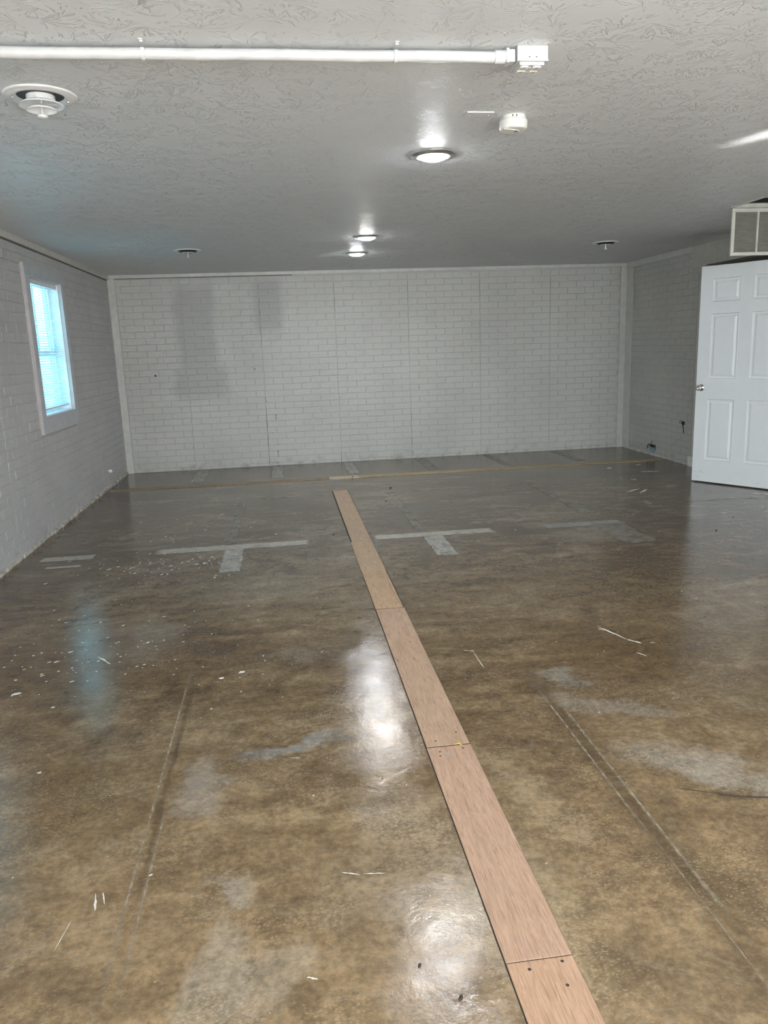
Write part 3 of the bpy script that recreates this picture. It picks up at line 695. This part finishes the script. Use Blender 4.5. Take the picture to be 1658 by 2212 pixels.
# ------------------------------------------------------------------ ceiling things
def recessed_light(x, y, mat, label):
    t_ = tag(empty('recessed_light', (x, y, H)), label, 'ceiling light', 'round lit ceiling lights')
    bm = bmesh.new(); lathe(bm, [(.117, .0), (.116, -.004), (.108, -.009), (.098, -.010), (.090, -.014), (.083, -.013), (.079, -.008), (.078, -.002)], 56); fixn(bm)
    link('trim_ring', bm, M_NICKEL, t_, True)
    bm = bmesh.new(); lathe(bm, [(.0785, -.004), (.074, -.013), (.062, -.021), (.042, -.028), (.02, -.031), (.0001, -.032)], 40); fixn(bm)
    link('lens', bm, mat, t_, True)
recessed_light(.836, 4.130, M_LENS, 'large round lit ceiling light nearest the viewer, below the smoke detector')
recessed_light(.812, 7.030, M_LENSW, 'round lit ceiling light, upper right of the close pair near the back wall')
recessed_light(.838, 8.200, M_LENS, 'round lit ceiling light nearest the back wall, lower left of the close pair')
recessed_light(.850, 2.080, M_LENS, 'round lit ceiling light above the top edge of the view, past the conduit')

def ceiling_vent(x, y, label, rear=False):
    t_ = tag(empty('ceiling_vent', (x, y, H)), label, 'ceiling vent', 'round white ceiling air diffusers')
    bm = bmesh.new(); lathe(bm, [(.129, 0), (.129, -.004), (.124, -.007), (.120, -.006), (.112, -.010), (.098, -.011), (.088, -.008), (.083, -.004), (.082, -.001)] if not rear else [(.129, 0), (.129, -.004), (.125, -.006), (.110, -.0065), (.095, -.005), (.090, -.001)], 56); fixn(bm)
    link('flange', bm, M_WHITE, t_, True)
    bm = bmesh.new(); lathe(bm, [(.0825, -.0012), (.0001, -.0012)], 40); fixn(bm); link('throat_shade', bm, M_BLACK, t_)  # flat black disc painting the shade inside the diffuser
    def cone(r0, z0, r1, z1):
        bm = bmesh.new(); lathe(bm, [(r1, z1), ((r0 + r1) / 2 - .001, (z0 + z1) / 2 + .001), (r0 - .002, z0 + .001), (r0, z0 - .001), (r0 + .0012, z0 + .001), ((r0 + r1) / 2 + .001, (z0 + z1) / 2 + .003), (r1 + .0012, z1 + .001)], 48); fixn(bm)
        return link('cone', bm, M_WHITE, t_, True)
    if rear:
        bm = bmesh.new(); lathe(bm, [(.090, -.001), (.086, -.010), (.066, -.019), (.05, -.021), (.0001, -.021)], 48); fixn(bm); link('throat_shade_bowl', bm, M_BLACK, t_, True)  # added black bowl, paints the shaded interior of the rear diffusers
        bm = bmesh.new(); lathe(bm, [(.055, -.020), (.056, -.0215), (.040, -.026), (.038, -.024)], 40); fixn(bm); link('cone', bm, M_WHITE, t_, True)
        bm = bmesh.new(); lathe(bm, [(.0045, -.02), (.0045, -.058), (.008, -.060), (.017, -.061), (.018, -.064), (.012, -.067), (.0001, -.067)], 20); fixn(bm); link('centre_knob', bm, M_WHITE, t_, True)
        return
    cone(.078, -.036, .050, -.022); cone(.053, -.052, .026, -.036)
    bm = bmesh.new(); lathe(bm, [(.051, -.022), (.050, -.002)], 40); fixn(bm); link('collar', bm, M_WHITE, t_, True)
    bm = bmesh.new(); lathe(bm, [(.004, -.003), (.004, -.064), (.007, -.066), (.0175, -.068), (.019, -.071), (.016, -.075), (.005, -.077), (.0001, -.077)], 24); fixn(bm)
    link('centre_knob', bm, M_WHITE, t_, True)
    for a in (0.5, 2.6, 4.7):
        bm = bmesh.new(); tube(bm, [(.003 * math.cos(a), .003 * math.sin(a), -.030), (.076 * math.cos(a), .076 * math.sin(a), -.022)], .002, 6)
        link('spoke', bm, M_WHITE, t_)
    for a in (.3, PI + .3):
        bm = bmesh.new(); lathe(bm, [(.0001, -.0185), (.004, -.018), (.005, -.013)], 10, c=(.095 * math.cos(a), .095 * math.sin(a), 0)); fixn(bm); link('screw', bm, M_NICKEL, t_)
ceiling_vent(-.818, 3.215, 'large round white air diffuser in the ceiling below the left part of the conduit')
ceiling_vent(-.804, 7.71, 'small-looking round ceiling air diffuser left of the two rear lights, above the back wall', True)
ceiling_vent(3.325, 7.76, 'round ceiling air diffuser at the right, before the corner with the right wall', True)

# smoke detector
t_ = tag(empty('smoke_detector', (1.058, 3.475, H)), 'cream round smoke detector on the ceiling beside the blank cover plate', 'smoke detector')
bm = bmesh.new(); lathe(bm, [(.052, 0), (.054, -.003), (.054, -.015), (.056, -.017)], 48); fixn(bm); link('base', bm, M_CREAM, t_, True)
bm = bmesh.new(); lathe(bm, [(.054, -.016), (.0595, -.018), (.0605, -.022), (.0595, -.048), (.056, -.054), (.050, -.056), (.030, -.0545), (.0001, -.0535)], 56); fixn(bm)
link('housing', bm, M_CREAM, t_, True)
bm = bmesh.new(); tube(bm, [(-.05 + .02 * math.sin(k * .35) + k * .0098, -.028 + .05 * (k / 8) ** 1.6, -.0567) for k in range(9)], .0022, 6); link('ridge', bm, M_CREAM, t_)
bm = bmesh.new()
for k in range(4): box(bm, .012 + k * .007, .0145 + k * .007, .006, .026, -.0562, -.0535)
link('sounder_slots', bm, M_BLACK, t_)
for a in (-1.9, -1.6):
    bm = bmesh.new(); box(bm, .0545 * math.cos(a) - .0015, .0545 * math.cos(a) + .0015, .0545 * math.sin(a) - .001, .0545 * math.sin(a) + .001, -.013, -.004); link('side_notch', bm, M_BLACK, t_)

# blank cover plate
t_ = tag(empty('cover_plate', (.896, 3.438, H)), 'blank white rectangular cover plate on the ceiling left of the smoke detector', 'cover plate')
bm = bmesh.new(); box(bm, -.059, .059, -.038, .038, -.006, 0, bev=.002); link('plate', bm, simple('ceiling_coloured_plate', (.68, .68, .68), .4), t_)
for sx_ in (-.042, .042):
    bm = bmesh.new(); lathe(bm, [(.0001, -.0078), (.0028, -.0072), (.0035, -.005)], 12, c=(sx_, 0, 0)); fixn(bm); link('screw', bm, M_WHITE, t_)

# conduit with straps, and outlet box
CY, CZ, CR = 2.709, H - .029, .0170
t_ = tag(empty('conduit', (-.4, CY, CZ)), 'white painted conduit pipe running along the ceiling to the outlet box', 'conduit')
bm = bmesh.new(); tube(bm, [(-1.60 + .1 * k, .0010 * math.sin(k * .9), .0008 * math.sin(k * 1.3)) for k in range(29)], CR, 24); link('pipe', bm, M_PIPE, t_, True)
bm = bmesh.new(); tube(bm, [(1.16, 0, 0), (1.20, 0, 0)], CR + .0035, 24); box(bm, 1.196, 1.206, -.022, .022, -.022, .022, bev=.002); box(bm, 1.206, 1.226, -.019, .019, -.019, .019, bev=.002)
link('coupling', bm, M_PIPE, t_)
for X in (-.366, .430):
    bm = bmesh.new(); xs = X + .4; prof = []
    for k in range(13):
        a = PI * k / 12; prof.append((math.cos(a) * (CR + .0035), -math.sin(a) * (CR + .0035)))
    prof = [(CR + .0035, .012)] + prof + [(-CR - .0035, .012)]
    inn = [(y * .86, z * .86) if i_ not in (0, len(prof) - 1) else (y - math.copysign(.0024, y), z) for i_, (y, z) in enumerate(prof)]
    Q = [[bm.verts.new((x_, y, z)) for y, z in pp] for x_ in (xs - .006, xs + .006) for pp in (prof, inn)]
    for i in range(len(prof) - 1):
        for a_, b_ in ((0, 2), (2, 3), (3, 1), (1, 0)): bm.faces.new((Q[a_][i], Q[a_][i + 1], Q[b_][i + 1], Q[b_][i]))
    box(bm, xs - .007, xs + .007, -CR - .030, -CR - .001, H - CZ - .004, H - CZ - .0005, bev=.0008)
    lathe(bm, [(.0001, H - CZ - .010), (.005, H - CZ - .009), (.006, H - CZ - .004)], 12, c=(xs, -CR - .018, 0))
    fixn(bm); link('strap', bm, M_PIPE, t_)
bx0, bx1, by0, by1, bz = .831, .936, 2.682, 2.782, .052
t_ = tag(empty('outlet_box', ((bx0 + bx1) / 2, (by0 + by1) / 2, H)), 'white square metal outlet box with four sockets on the ceiling at the conduit end', 'outlet box')
hx, hy = (bx1 - bx0) / 2, (by1 - by0) / 2
bm = bmesh.new(); box(bm, -hx, hx, -hy, hy, -bz + .008, 0, bev=.004)
for sx_ in (-.018, .018): lathe(bm, [(.0001, -hy - .0005), (.015, -hy - .0005), (.0155, -hy + .001)], 20, c=(sx_, 0, -.020), axis='y')
fixn(bm); link('box_body', bm, M_PIPE, t_)
bm = bmesh.new(); box(bm, -hx - .001, hx + .001, -hy - .001, hy + .001, -bz + .004, -bz + .009, bev=.0012); box(bm, -hx + .010, hx - .010, -hy + .008, hy - .008, -bz - .006, -bz + .005, bev=.003)
link('cover', bm, M_PIPE, t_)
for sx_ in (-.012, .012):
    bm = bmesh.new(); lathe(bm, [(.0001, -hy - .0022), (.0018, -hy - .0022), (.0018, -hy)], 10, c=(sx_, 0, -.036), axis='y')
    fixn(bm); link('knockout_hole', bm, M_BLACK, t_)
for sx_ in (-.0215, .0215):
    for sy_ in (-.0195, .0195):
        bm = bmesh.new(); seg = 24; zt = -bz - .0105
        prof = [(.0165, -bz - .005), (.0168, zt + .001), (.0155, zt), (.0001, zt)]
        rings = lathe(bm, prof, seg, c=(sx_, sy_, 0))
        for v_ in bm.verts:
            v_.co.x = sx_ + max(-.0135, min(.0135, v_.co.x - sx_)) * 1.05
        fixn(bm); rc = link('receptacle', bm, M_CREAM, t_)
        bm = bmesh.new()
        for q in (-.0045, .0045): box(bm, sx_ - .004, sx_ + .004, sy_ + q - .0009, sy_ + q + .0009, zt - .0004, zt + .0006)
        lathe(bm, [(.0001, zt - .0004), (.0023, zt - .0004)], 10, c=(sx_ - .009, sy_, 0)); fixn(bm)
        link('slot', bm, M_BLACK, rc)
for sy_ in (-.0195, .0195):
    bm = bmesh.new(); lathe(bm, [(.0001, -bz - .0095), (.003, -bz - .009), (.0038, -bz - .006)], 12, c=(0, sy_, 0))
    fixn(bm); link('cover_screw', bm, M_PIPE, t_)

# return-air grille hanging open from its ceiling frame
gx, gw, gh = GX0 - .012, GX1 - GX0 + .024, .345
t_ = tag(empty('return_air_grille', (gx, GY1 + .012, H)), 'ivory return-air grille with fine louvres hanging open from a ceiling recess at the right', 'return air grille')
dp = GY0 - GY1
bm = bmesh.new()
for b in ((0, gw, dp - .026, dp - .008, -.009, 0), (0, gw, -.014, .004, -.009, 0), (-.002, .016, dp - .026, .004, -.009, 0), (gw - .016, gw + .002, dp - .026, .004, -.009, 0)): box(bm, *b, bev=.0015)
link('ceiling_frame', bm, M_GRILLE, t_)
bm = bmesh.new()
for b in ((.012, .014, dp - .014, -.012, 0, .30), (gw - .014, gw - .012, dp - .014, -.012, 0, .30), (.012, gw - .012, dp - .016, dp - .014, 0, .30), (.012, gw - .012, -.014, -.012, 0, .30), (.012, gw - .012, dp - .016, -.012, .30, .302)): box(bm, *b)
link('duct_liner', bm, M_BLACK, t_)
bm = bmesh.new()
box(bm, .014, gw - .014, -.020, -.016, .0, .022); box(bm, .014, gw - .014, -.045, -.018, .014, .018)
for k in range(4): box(bm, .04 + k * .15, .145 + k * .15, -.030, -.018, -.004, .002, bev=.001)
link('hinge_rail', bm, M_GRILLE, t_)
# hanging door panel
dz1 = -.016; dz0 = dz1 - gh; fr = .026
bm = bmesh.new(); yA, yB = -.026, -.010
box(bm, 0, gw, yA, yB, dz0, dz0 + fr, bev=.002); box(bm, 0, gw, yA, yB, dz1 - fr, dz1, bev=.002)
box(bm, 0, fr, yA, yB, dz0 + fr, dz1 - fr, bev=.002); box(bm, gw - fr, gw, yA, yB, dz0 + fr, dz1 - fr, bev=.002)
link('panel_frame', bm, M_GRILLE, t_)
nb = 3; cell = (gw - 2 * fr) / nb
for k in range(1, nb):
    bm = bmesh.new(); box(bm, fr + k * cell - .007, fr + k * cell + .007, yA + .001, yB, dz0 + fr, dz1 - fr, bev=.001); link('mullion', bm, M_GRILLE, t_)
bm = bmesh.new(); nl = 27
for i in range(nl):
    z = dz0 + fr + (gh - 2 * fr) * (i + .5) / nl
    v = [bm.verts.new(p_) for p_ in ((fr - .004, yA + .004, z - .0045), (gw - fr + .004, yA + .004, z - .0045), (gw - fr + .004, yB - .001, z + .004), (fr - .004, yB - .001, z + .004))]
    bm.faces.new(v)
    v2 = [bm.verts.new((q.co.x, q.co.y, q.co.z + .0009)) for q in v]; bm.faces.new(v2[::-1])
fixn(bm); link('louvres', bm, M_LOUV, t_)
bm = bmesh.new(); box(bm, fr - .004, gw - fr + .004, yB - .0005, yB + .001, dz0 + fr, dz1 - fr); link('filter_pad', bm, simple('grey_filter', (.26, .255, .22), .9), t_)

# ------------------------------------------------------------------ small things on the walls
def wire(pts, r, mat, name, parent): 
    bm = bmesh.new(); tube(bm, pts, r, 7); return link(name, bm, mat, parent)
t_ = tag(empty('junction_box', (XR - .002, 9.0, .085)), 'blue plastic electrical box low in the right brick wall with black wires', 'electrical box')
bm = bmesh.new(); box(bm, -.008, -.001, -.062, .062, -.045, .030, bev=.002); link('box_face', bm, M_BOX, t_)
bm = bmesh.new(); box(bm, -.006, -.001, -.072, .072, -.012, .052, bev=.002); link('opening', bm, M_BLACK, t_)
wire([(-.006, -.05, .02), (-.04, -.02, .045), (-.045, .02, .055), (-.03, .08, .03), (-.02, .10, .0)], .007, M_BLACK, 'wire', t_)
wire([(-.006, .0, .03), (-.05, -.03, .04), (-.04, -.075, .03), (-.02, -.09, .04), (-.03, -.07, .055)], .006, M_BLACK, 'wire', t_)
wire([(-.006, .02, .04), (-.02, .01, .08), (-.02, -.02, .10)], .003, M_BLACK, 'wire', t_)
t_ = tag(empty('wall_cable', (XR - .002, 8.27, .46)), 'short black cable sticking out of a hole in the right brick wall near the door', 'cable')
bm = bmesh.new(); lathe(bm, [(.0001, -.0075), (.022, -.0075)], 12, c=(0, 0, .01), axis='x'); fixn(bm); link('hole', bm, M_DARK, t_)
wire([(-.006, .02, .02), (-.035, .02, .035), (-.04, -.02, .03), (-.03, -.035, -.03), (-.018, -.03, -.10)], .005, M_BLACK, 'cable_end', t_)
wire([(-.006, .02, .0), (-.03, .045, .01), (-.03, .06, .025)], .003, M_BLACK, 'strand', t_)
t_ = tag(empty('pipe_stub', (XL, 8.90, .185)), 'small white capped pipe stub low on the left brick wall near the corner', 'pipe stub')
bm = bmesh.new(); lathe(bm, [(.0001, .035), (.016, .035), (.018, .030), (.018, 0), (.03, 0), (.03, -.004)], 20, axis='x'); fixn(bm); link('stub', bm, M_WHITE, t_, True)
bm = bmesh.new(); box(bm, 0, .012, .05, .075, -.02, .0, bev=.002); link('clip', bm, M_DARK, t_)
# screw holes and filler marks in the back wall paint
bm = bmesh.new()
for (x, z, r) in ((.02 - .40, 1.235, .010), (-.33, 1.235, .010), (-1.55, 1.20, .012), (-.02, .30, .010), (.13, .22, .006), (.10, .19, .006), (1.75, .92, .006), (1.72, 2.24, .006), (3.62, 1.48, .008), (2.20, .30, .006)):
    lathe(bm, [(.0001, YB - .0078), (r, YB - .0078)], 10, c=(x, 0, z), axis='y')
fixn(bm); link('screw_hole', bm, M_DARK, wall_back)
bm = bmesh.new(); 
for (x, z0, z1, w) in ((-.115, .0, .20, .008), (-.095, .12, .32, .007), (-.11, .60, .74, .006), (-.16, .38, .46, .012), (-.226, .02, .95, .0045), (.703, .0, .13, .006), (-.226, 1.5, 2.25, .003), (.703, 1.9, 2.25, .0022), (1.634, 1.5, 2.25, .0022), (1.640, .02, .60, .004), (2.566, 1.1, 2.25, .0018), (3.502, 1.75, 2.25, .0022), (-1.164, .04, .3, .004)):
    n_ = 14; pr = None
    for i in range(n_ + 1):
        z = z0 + (z1 - z0) * i / n_; c0 = x + random.uniform(-.4, .4) * w; hw = w * random.uniform(.2, 1)
        cur = (bm.verts.new((c0 - hw, YB - .0072, z)), bm.verts.new((c0 + hw, YB - .0072, z)))
        if pr and random.random() > .12: bm.faces.new((pr[0], pr[1], cur[1], cur[0]))
        pr = cur
link('seam_crack', bm, simple('shadowed_seam', (.20, .19, .18), .8), wall_back)

# dark crumbs on the floor
crumb = simple('dark_crumb', (.035, .028, .02), .8)
spots = [(.237, 1.539, .007, 'dark crumb on the floor left of the nearest plywood board, upper of two'), (.313, 1.432, .008, 'dark crumb on the floor left of the nearest board, lower of two'),
         (.725, 8.60, .018, 'dark crumb lying on the rear wood strips'), (1.054, 7.828, .018, 'dark crumb on the rear floor right of the farthest board'),
         (.912, 7.136, .013, 'dark crumb on the floor between the board line and the faint cement line'), (.328, 5.93, .012, 'dark crumb left of the board line beside the cement strip'),
         (3.184, 5.258, .012, 'dark crumb on the grey floor below the open door, nearer one'), (3.547, 5.631, .008, 'dark crumb on the grey floor below the open door, farther one'),
         (1.19, 2.93, .008, 'dark crumb near the upper end of the right-hand groove'), (-.235, 3.33, .006, 'dark crumb on the left floor above the pale patches'), (.255, 2.36, .004, 'dark crumb just left of the board with the grey stain')]
for i, (x, y, r, lab) in enumerate(spots):
    bm = bmesh.new(); bmesh.ops.create_icosphere(bm, subdivisions=2, radius=r)
    for v_ in bm.verts:
        k = noise.noise(v_.co * (90) + Vector((i * 7, 0, 0))); v_.co *= 1 + .5 * k; v_.co.z *= .35; v_.co.x *= .55
        v_.co.z = max(v_.co.z, -r * .2)
    o = link('floor_crumb', bm, crumb, smooth=True); o.rotation_euler = (0, 0, random.uniform(-1, 0)); o.location = (x, y, r * .2 + (.0065 if i == 2 else .0005))
    tag(o, lab, 'crumb', 'dark crumbs on the floor')
bm = bmesh.new()   # leaf litter along the left wall
for i in range(130):
    y = random.uniform(5.0, 8.9); x = XL + .035 + abs(random.gauss(0, .035)); r = random.uniform(.006, .016); a = random.uniform(0, PI)
    q = [bm.verts.new((x + r * math.cos(a + b) * k, y + r * math.sin(a + b) * k, .002 + random.uniform(0, .004))) for b, k in ((0, 1.5), (PI / 2, .4), (PI, 1.4), (3 * PI / 2, .4))]
    bm.faces.new(q)
tag(link('leaf_litter', bm, simple('dry_litter', (.13, .09, .055), .9, var=.4)), 'dry brown leaf litter scattered along the foot of the left brick wall', 'leaf litter', kind='stuff')
